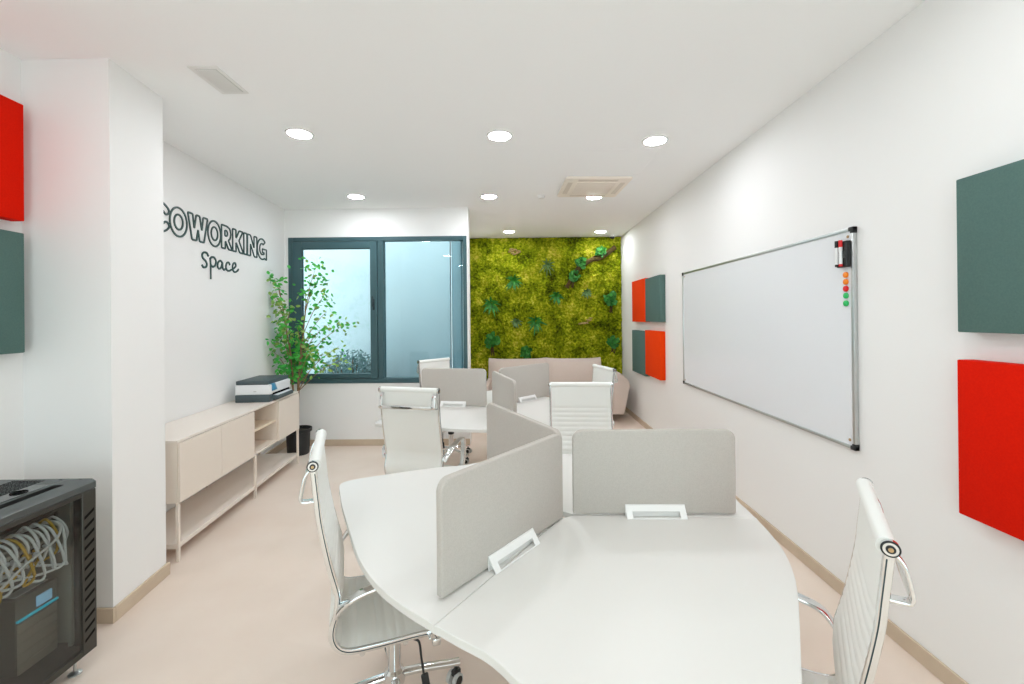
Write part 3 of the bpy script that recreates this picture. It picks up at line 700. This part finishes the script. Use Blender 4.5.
letter([poly((4.064, 0), (4.064, 1), (4.158, 1), (4.204, .92), (4.222, .70), (4.206, .48), (4.176, .40), (4.244, 0), (4.178, 0), (4.128, .34), (4.124, 0)), poly((4.120, .80), (4.120, .56), (4.152, .56), (4.166, .68), (4.152, .80))])
letter([poly((4.252, 0), (4.252, 1), (4.312, 1), (4.312, .62), (4.372, 1), (4.442, 1), (4.366, .54), (4.450, 0), (4.378, 0), (4.312, .42), (4.312, 0))])
letter([poly((4.458, 0), (4.458, 1), (4.520, 1), (4.520, 0))])
letter([poly((4.530, 0), (4.530, 1), (4.592, 1), (4.666, .42), (4.666, 1), (4.726, 1), (4.726, 0), (4.668, 0), (4.590, .58), (4.590, 0))])
gcx, gcz = 4.840, (ZB+ZT)/2; go = ell(gcx, gcz, .105, H_/2+.004, 26, 48, 300); gi = [(gcx+.102, ZB), (gcx+.102, ZB+H_*.52), (gcx+.008, ZB+H_*.52), (gcx+.008, ZB+H_*.34), (gcx+.045, ZB+H_*.34), (gcx+.045, ZB+H_*.26)]
gin = ell(gcx, gcz, .052, H_/2*.55, 18, 60, 296)[::-1]
letter([dens(go+gi+gin, True, rad=.004)])
sp = empty('wall_lettering', (-2.78, 4.05, 1.95)); tag(sp, 'dark handwritten style word space below the block letters', 'wall sign')
spi = Matrix.Translation((2.78, -4.05, -1.95))
def stroke(pts, r=.0085, nm='letter'):
    P = catmull([Vector((p[0], 0, p[1])) for p in pts], 7); mb = MB()
    mb.sweep([wall_pt(p.x, p.z, .005) for p in P], rect_prof(2*r, .007, .001, 1), up=(1, .094, 0)); return mb.build(nm, M['sign'], sp, spi)
stroke([(3.860, 2.165), (3.838, 2.190), (3.795, 2.190), (3.772, 2.165), (3.782, 2.138), (3.818, 2.118), (3.836, 2.092), (3.824, 2.066), (3.790, 2.058), (3.766, 2.076)])
stroke([(3.886, 2.155), (3.892, 2.09), (3.893, 1.962)]); stroke([(3.884, 2.140), (3.905, 2.163), (3.945, 2.166), (3.972, 2.138), (3.962, 2.098), (3.925, 2.078), (3.894, 2.092)])
stroke([(4.072, 2.135), (4.040, 2.150), (4.006, 2.128), (3.998, 2.092), (4.022, 2.072), (4.055, 2.090), (4.074, 2.135), (4.078, 2.090), (4.100, 2.070), (4.125, 2.084)])
stroke([(4.198, 2.128), (4.180, 2.150), (4.148, 2.140), (4.132, 2.106), (4.145, 2.076), (4.178, 2.068), (4.215, 2.080)])
stroke([(4.215, 2.082), (4.262, 2.100), (4.302, 2.130), (4.298, 2.156), (4.270, 2.156), (4.246, 2.124), (4.252, 2.086), (4.284, 2.068), (4.330, 2.084), (4.352, 2.104)])

# ------------------------------------------------------------------ felt wall panels
def panel_r(y0, y1, z0, z1, mt, label, group='square felt panels on the walls'):
    root = MB().box(XR-.068, XR-.002, y0, y1, z0, z1, .004, 2).build('acoustic_panel', M[mt]); return tag(root, label, 'wall panel', group)
panel_r(5.928, 6.595, 1.512, 2.115, 'orange', 'orange red square felt panel, upper of the far cluster, beside the moss wall')
panel_r(5.315, 5.922, 1.518, 2.10, 'green', 'dark green square felt panel, upper of the far cluster, nearer the whiteboard')
panel_r(5.955, 6.615, .765, 1.385, 'green', 'dark green square felt panel low beside the moss wall')
panel_r(5.332, 5.948, .80, 1.402, 'orange', 'orange red square felt panel, lower of the far cluster, nearer the whiteboard')
panel_r(1.14, 1.748, 1.512, 2.12, 'green', 'large dark green felt panel on the right wall above the large red one')
panel_r(1.14, 1.752, .787, 1.402, 'red', 'large bright red felt panel low on the right wall near the right chair')
def panel_l(y0, y1, z0, z1, mt, label):
    q = MB().prism([(xl(y0)+.002, y0), (xl(y0)+.068, y0), (xl(y1)+.068, y1), (xl(y1)+.002, y1)], z0, z1, bev=.004).build('acoustic_panel', M[mt]); return tag(q, label, 'wall panel', 'square felt panels on the walls')
panel_l(1.60, 2.214, 2.108, 2.712, 'red', 'bright red felt panel high on the left wall beside the pillar')
panel_l(1.60, 2.212, 1.43, 2.046, 'green', 'dark green felt panel on the left wall under the red one')

# ------------------------------------------------------------------ whiteboard and its things
wb = empty('whiteboard', (XR, 3.52, .856)); tag(wb, 'large empty whiteboard with thin aluminium frame on the right wall', 'whiteboard')
wi = Matrix.Translation((-XR, -3.52, -.856)); a0, a1, z0, z1 = 2.335, 4.722, .858, 2.056
MB().box(XR-.016, XR-.003, a0+.012, a1-.012, z0+.012, z1-.012).build('writing_surface', M['board'], wb, wi)
fr = MB()
fr.box(XR-.024, XR-.002, a0+.02, a1-.02, z0, z0+.018, .003, 2).box(XR-.024, XR-.002, a0+.02, a1-.02, z1-.018, z1, .003, 2)
fr.box(XR-.024, XR-.002, a0, a0+.018, z0+.02, z1-.02, .003, 2).box(XR-.024, XR-.002, a1-.018, a1, z0+.02, z1-.02, .003, 2)
fr.build('frame', M['alu'], wb, wi)
for y in (a0, a1):
    for z in (z0, z1):
        sy = 1 if y == a0 else -1; sz = 1 if z == z0 else -1
        yy = sorted((y-sy*.003, y+sy*.032)); zz = sorted((z-sz*.003, z+sz*.032)); yc = sorted((y-sy*.003, y+sy*.02)); zc = sorted((z-sz*.003, z+sz*.02))
        cn = MB().box(XR-.027, XR-.001, yy[0], yy[1], zc[0], zc[1], .004, 2).box(XR-.0268, XR-.0012, yc[0], yc[1], zz[0], zz[1], .004, 2); cn.build('corner_cap', M['black'], wb, wi)
        MB().cyl((XR-.019, y+sy*.045, z+sz*.045), (XR-.015, y+sy*.045, z+sz*.045), .008, n=14).build('fixing', M['brass'], wb, wi)
XS = XR-.0165
eh = empty('board_eraser', (XS, 2.395, 1.85)); tag(eh, 'black magnetic eraser holding two markers at the whiteboard top corner', 'eraser')
MB().box(-.030, 0, -.042, .034, -.005, .138, .006, 2).build('eraser_body', M['black'], eh)
MB().box(-.034, -.028, -.040, .032, .045, .085, .002, 1).build('marker_clip', M['rack'], eh)
for yy, capm, lab in ((.016, 'black', 'black capped whiteboard marker clipped on the eraser'), (-.012, 'mag_r', 'red capped whiteboard marker clipped on the eraser')):
    mk = empty('whiteboard_marker', (XS-.0385, 2.395+yy, 1.85)); tag(mk, lab, 'marker', 'markers on the whiteboard eraser')
    MB().cyl((0, 0, .012), (0, 0, .105), .0085, n=16).build('barrel', M['white_pl'], mk); MB().cyl((0, 0, .105), (0, 0, .142), .0095, n=16).build('cap', M[capm], mk); MB().cyl((0, 0, .0), (0, 0, .012), .009, n=16).build('end_plug', M[capm], mk)
for z, mt, lab in ((1.804, 'mag_o', 'orange round magnet, topmost of the five below the board eraser'), (1.766, 'mag_o', 'orange round magnet just above the red one'), (1.728, 'mag_r', 'red round magnet in the middle of the row on the whiteboard'), (1.690, 'mag_g', 'green round magnet just below the red one'), (1.648, 'mag_g', 'green round magnet, lowest of the five on the whiteboard')):
    o = MB().lathe([(0, 0), (.0155, 0), (.0165, .003), (.0155, .009), (.013, .0105), (0, .011)], 24, Matrix.Translation((XS, 2.393, z)) @ Euler((0, -PI/2, 0)).to_matrix().to_4x4()).build('round_magnet', M[mt]); tag(o, lab, 'magnet', 'round magnets on the whiteboard')

# ------------------------------------------------------------------ server cabinet
ra = math.atan2(-1, .03)
rk = empty('server_cabinet', (-1.963, 1.985, 0), ra); tag(rk, 'black server cabinet with smoked glass door on adjustable feet', 'server cabinet')
# local x = along the door toward the camera, local y = minus depth (depth runs toward -y... into the wall)
RM = Matrix.Diagonal((1, -1, 1, 1))                              # build with depth as +v, then mirror onto -y
def rb(mb, name, mt, parent=None): 
    bmesh.ops.transform(mb.bm, matrix=RM, verts=mb.bm.verts); bmesh.ops.reverse_faces(mb.bm, faces=mb.bm.faces[:]); return mb.build(name, mt, parent or rk)
RW, RD, RZ0, RZ1 = .60, .58, .075, .862
fr = MB().box(0, .03, .02, .06, RZ0+.03, RZ1-.03).box(RW-.045, RW, .02, .06, RZ0+.03, RZ1-.03).box(0, .045, RD-.05, RD-.01, RZ0+.03, RZ1-.03).box(RW-.045, RW, RD-.05, RD-.01, RZ0+.03, RZ1-.03).box(0, RW, .0, RD, RZ0, RZ0+.035, .004, 1)
rb(fr, 'frame', M['rack'])
rb(MB().box(.0, .004, .06, RD-.01, RZ0+.03, RZ1-.03), 'side_panel', M['rack_in']); rb(MB().box(RW-.004, RW, .06, RD-.01, RZ0+.03, RZ1-.03), 'side_panel', M['rack_in']); rb(MB().box(.0, RW, RD-.01, RD, RZ0+.03, RZ1-.03), 'back_panel', M['rack_in'])
tp = MB().prism([(-.012, RZ1-.04), (-.012, RZ1-.012), (.004, RZ1), (RD, RZ1), (RD, RZ1-.04)], -.004, RW+.004, bev=.003, seg=1, M=Matrix(((0, 0, 1, 0), (1, 0, 0, 0), (0, 1, 0, 0), (0, 0, 0, 1))))
M['rack_top'] = mat('sheen_lightened_rack_top', (66, 72, 72), .26, spec=.9)  # base grey lightened to carry the ceiling's reflected sheen
tpo = rb(tp, 'top_panel', M['rack_top'])
gr = MB()
for i in range(9):
    for j in range(34):
        u = .018+j*.0165; v = .20+i*.0165
        if .05 < u < .21 and v < .0: continue
        gr.box(u, u+.011, v, v+.009, RZ1+.0004, RZ1+.0012)
rb(gr, 'vent_holes', M['slot'], tpo)
rb(MB().box(.08, .52, .055, .095, RZ1+.0003, RZ1+.0015), 'cable_slot', M['slot'], tpo)
fp = MB().prism(rrect(.08, .52, .115, .185, (.006,)*4, 3), RZ1, RZ1+.004, bev=.001, seg=1); fpo = rb(fp, 'fan_plate', M['rack_top'], tpo)
for cx in (.17, .30, .43):
    fg = MB()
    for r0 in (.010, .018, .026): fg.tube([(cx+r0*math.cos(2*PI*k/28), .150+r0*math.sin(2*PI*k/28), RZ1+.0055) for k in range(28)], .002, 6, closed=True)
    rb(fg, 'fan_grille', M['slot'], fpo)
for u, v in ((.012, .045), (.012, .135)): rb(MB().cyl((u, v, RZ1), (u, v, RZ1+.0012), .006, n=14), 'screw_hole', M['slot'], tpo)
# door: slotted side frames, top and bottom rails, smoked glass
dz0, dz1 = RZ0+.012, RZ1-.042
dr = MB().box(.0, .066, -.014, .006, dz0, dz1, .003, 1).box(RW-.078, RW, -.014, .006, dz0, dz1, .003, 1).box(.066, RW-.078, -.0135, .006, dz0, dz0+.03, .002, 1).box(.066, RW-.078, -.0135, .006, dz1-.02, dz1, .002, 1)
do = rb(dr, 'door_frame', M['rack_strip'])
for ub in (.012, RW-.062):
    sl = MB(); z = dz0+.06
    while z < dz1-.10:
        sl.quad((ub, -.0146, z+.022), (ub+.046, -.0146, z-.004), (ub+.046, -.0146, z+.010), (ub, -.0146, z+.036)); z += .046
    rb(sl, 'vent_slots', M['slot'], do)
rb(MB().box(.064, RW-.076, -.008, -.003, dz0+.028, dz1-.018), 'door_glass', M['smoke'], do)
rb(MB().box(.30, .36, -.024, -.013, dz0-.0, dz0+.028, .004, 2), 'door_lock', M['rack'], do)
for u in (.05, RW-.05):
    for v in (.04, RD-.05):
        ft = MB().cyl((u, v, .012), (u, v, RZ0+.002), .006, n=12); ft.lathe([(.024, 0), (.024, .006), (.012, .014), (.006, .016)], 22, T(u, v, 0)); rb(ft, 'foot', M['alu'])
# inner rails and shelf
ir = MB().box(.018, .030, .075, .09, RZ0+.035, RZ1-.04).box(RW-.065, RW-.05, .075, .09, RZ0+.035, RZ1-.04).box(.03, RW-.05, .09, .094, .66, .672); rb(ir, 'mounting_rail', M['rack_in'])
def rworld(u, v, z): 
    c, s = math.cos(ra), math.sin(ra); return Vector((rk.location.x+c*u+s*v, rk.location.y+s*u-c*v, z))
def rmat(): return Matrix.Translation(rk.location) @ Euler((0, 0, ra)).to_matrix().to_4x4() @ RM
def rthing(mb, name, mt, parent=None):
    bmesh.ops.transform(mb.bm, matrix=rmat(), verts=mb.bm.verts); bmesh.ops.reverse_faces(mb.bm, faces=mb.bm.faces[:]); return mb.build(name, mt, parent)
up = empty('power_supply'); tag(up, 'grey uninterruptible power supply with blue display and cyan line inside the cabinet', 'power supply')
UZ = RZ0+.036
rthing(MB().box(.035, .205, .13, .50, UZ, .43, .006, 2), 'casing', M['ups'], up)
lv = MB()
for k in range(5): lv.box(.039, .201, .124, .131, UZ+.004+k*.0425, UZ+.045+k*.0425, .003, 1)
rthing(lv, 'louvre_face', M['ups_face'], up)
rthing(MB().box(.038, .202, .1215, .131, .335, .343), 'status_strip', M['cyan'], up)
rthing(MB().box(.065, .125, .1225, .131, .356, .398), 'display', M['lcd'], up)
rthing(MB().box(.055, .185, .15, .20, .4302, .4325), 'label_plate', M['white_pl'], up)
sw = empty('network_switch'); tag(sw, 'black network switch mounted at the top of the cabinet interior', 'network switch')
rthing(MB().box(.075, RW-.075, .10, .34, .70, .742, .003, 1), 'casing', M['black'], sw)
pt = MB()
for k in range(20): pt.box(.10+k*.02, .112+k*.02, .0985, .101, .712, .726)
rthing(pt, 'ports', M['rack_in'], sw)
rthing(MB().box(.066, .075, .094, .101, .70, .742), 'ear', M['black'], sw)
pp = empty('cable_patch_bay'); tag(pp, 'grey patch panel below the network switch in the cabinet', 'patch panel')
rthing(MB().box(.075, RW-.075, .10, .24, .60, .642, .003, 1), 'panel', M['rack_in'], pp)
pt = MB()
for k in range(20): pt.box(.10+k*.02, .112+k*.02, .0985, .101, .612, .626)
rthing(pt, 'ports', M['slot'], pp)
rc = random.Random(5)
for k in range(20):
    u0 = .106+k*.02; u1 = .106+((k*7) % 20)*.02; sag = rc.uniform(.05, .10); y_ = k in (2, 9, 15)
    if k % 2 == 0: pts = [(u0, .098, .719), (u0+.004, .06+rc.uniform(0, .015), .752-rc.uniform(0, .02)), (u0-.01, .028+rc.uniform(0, .014), .700), (u0-.02, .035, .645), (u0-.01, .065, .60-sag*.3), (u1, .098, .619)]
    else: pts = [(u0, .098, .719), (u0, .065, .725), (u0-.015, .03, .69), (max(.10, u0-.06), .028, .63-sag), (max(.10, u0-.03), .04, .575-sag*.6), (u1, .07, .60), (u1, .098, .619)]
    o = rthing(MB().tube(catmull(pts, 7), .0052, 8), 'patch_cable', M['cable_y' if y_ else 'cable'])
    tag(o, 'yellow patch cable looping between switch and patch panel' if y_ else 'grey patch cable looping between switch and patch panel', 'cable', 'yellow patch cables in the cabinet' if y_ else 'grey patch cables in the cabinet')
o = rthing(MB().tube(catmull([(.13, .098, .719), (.115, .04, .70), (.15, .02, .655), (.28, .018, .61), (.40, .02, .55), (.55, .03, .52)], 8), .005, 8), 'network_cable', M['white_pl']); tag(o, 'long white cable crossing in front of the patch cables in the cabinet', 'cable')

# ------------------------------------------------------------------ ceiling fittings
lights = [(-1.605, 3.218, 'left downlight of the front row'), (-.113, 3.302, 'middle downlight of the front row'), (1.113, 3.435, 'right downlight of the front row'),
          (-1.80, 4.889, 'left downlight of the middle row, over the plant'), (-.297, 4.954, 'middle downlight of the second row'), (.917, 5.027, 'downlight beside the ceiling air unit, right of the second row'),
          (-.101, 6.973, 'rear downlight before the moss wall, window side'), (1.387, 7.057, 'rear downlight before the moss wall, near the right wall')]
for i, (x, y, lab) in enumerate(lights):
    cl = empty('ceiling_light', (x, y, ZC)); tag(cl, 'lit round white recessed '+lab, 'ceiling light', 'round downlights in the ceiling')
    MB().lathe([(.082, -.001), (.084, -.007), (.098, -.007), (.101, -.001), (.101, .0)], 36).build('trim_ring', M['white_metal'], cl)
    MB().lathe([(.0, -.005), (.083, -.005), (.083, -.002), (.0, -.002)], 36).build('diffuser', M['diff'], cl)
for x, y in ((-1.5, 1.35), (.0, 1.35), (1.1, 1.35), (-1.4, -.4), (.0, -.4), (1.1, -.4), (-1.3, -1.9), (.2, -1.9)):      # bare fill lamps added out of view to brighten the room
    l = bpy.data.lights.new('fill_lamp', 'AREA'); l.shape = 'DISK'; l.size = .18; l.energy = 3.5; l.color = (.93, .97, 1.0)
    lo = bpy.data.objects.new('fill_lamp', l); COL.objects.link(lo); lo.location = (x, y, ZC-.006)

v = empty('ceiling_vent', (-1.70, 2.49, ZC)); tag(v, 'rectangular white air grille in the ceiling near the pillar', 'ceiling vent')
MB().prism(rrect(-.088, .078, -.145, .145, (.003,)*4, 2), -.006, 0, bev=.002, seg=1).build('frame', M['vent'], v)
MB().box(-.062, .058, -.120, .120, -.0075, -.006).build('core', M['vent_in'], v)
gl = MB()
for k in range(11): gl.box(-.060+k*.0106, -.053+k*.0106, -.118, .118, -.011, -.0075)
gl.build('grille', M['vent'], v)

ac = empty('ceiling_air_unit', (.828, 4.62, ZC), .04); tag(ac, 'square cream air conditioning cassette in the ceiling', 'air conditioner')
MB().prism(rrect(-.335, .335, -.335, .335, (.03,)*4, 5), -.022, 0, bev=.006, seg=2).build('fascia', M['ac'], ac)
MB().box(-.215, .215, -.215, .215, -.028, -.021, .004, 2).build('intake_grille', M['ac'], ac)
gl = MB()
for k in range(20): gl.box(-.20, .20, -.198+k*.0205, -.190+k*.0205, -.0292, -.0275)
gl.build('grille_lines', M['ac_dark'], ac)
for k in range(4):
    R = Matrix.Rotation(PI/2*k, 4, 'Z'); MB().box(-.20, .20, .245, .295, -.0235, -.021, .002, 1, R).build('louvre', M['ac_dark'], ac)
hp = MB().box(.57, 1.225, 3.60, 3.612, ZC-.002, ZC).box(.57, 1.225, 4.245, 4.257, ZC-.002, ZC).box(.57, .582, 3.612, 4.245, ZC-.002, ZC).box(1.213, 1.225, 3.612, 4.245, ZC-.002, ZC).box(.584, 1.211, 3.614, 4.243, ZC-.0012, ZC)
tag(hp.build('ceiling_hatch', M['ceiling']), 'flush square access hatch in the ceiling before the air unit', 'access hatch')
sd_ = MB().lathe([(0, -.03), (.03, -.028), (.042, -.015), (.045, 0)], 24, T(.30, 4.96, ZC)); tag(sd_.build('smoke_detector', M['vent']), 'tiny round white sensor on the ceiling beside the air unit', 'sensor')
cm = empty('corner_camera', (1.66, 7.42, ZC)); tag(cm, 'tiny dark security sensor at the ceiling corner above the moss', 'sensor')
MB().lathe([(.05, 0), (.05, -.02), (.04, -.022)], 22).build('mount', M['white_metal'], cm); MB().lathe([(.04, -.02), (.036, -.045), (.02, -.058), (0, -.06)], 22).build('dome', M['black'], cm)

# ------------------------------------------------------------------ sky, camera, view
w = bpy.data.worlds.new('sky'); scene.world = w; w.use_nodes = True
bg = w.node_tree.nodes['Background']; bg.inputs['Color'].default_value = (1.0, .985, .965, 1); bg.inputs['Strength'].default_value = 2.6

F_, YAW, PIT, ROLL, SY = 432.92, -.0094, .0018, -.0095, -24.79
cyw, syw, cp_, sp_, cr_, sr_ = math.cos(YAW), math.sin(YAW), math.cos(PIT), math.sin(PIT), math.cos(ROLL), math.sin(ROLL)
fw = Vector((syw*cp_, cyw*cp_, sp_)); r_ = Vector((cyw, -syw, 0)); u_ = r_.cross(fw)
rt_ = r_*cr_+u_*sr_; ut_ = u_*cr_-r_*sr_
cam = bpy.data.cameras.new('camera'); cam.sensor_width = 36; cam.lens = F_/1024*36; cam.shift_y = SY/1024; cam.clip_start = .05
co_ = bpy.data.objects.new('camera', cam); COL.objects.link(co_)
mw = Matrix((rt_, ut_, -fw)).transposed().to_4x4(); mw.translation = (0, 0, 1.585); co_.matrix_world = mw
scene.camera = co_
vs_ = scene.view_settings; vs_.view_transform = 'Standard'; vs_.look = 'None'; vs_.gamma = 1; vs_.use_curve_mapping = False; vs_.exposure = 0.42
scene.display_settings.display_device = 'sRGB'
cy_ = scene.cycles; cy_.max_bounces = 12; cy_.diffuse_bounces = 8; cy_.glossy_bounces = 6; cy_.transparent_max_bounces = 12; cy_.use_denoising = True; cy_.sample_clamp_indirect = 6
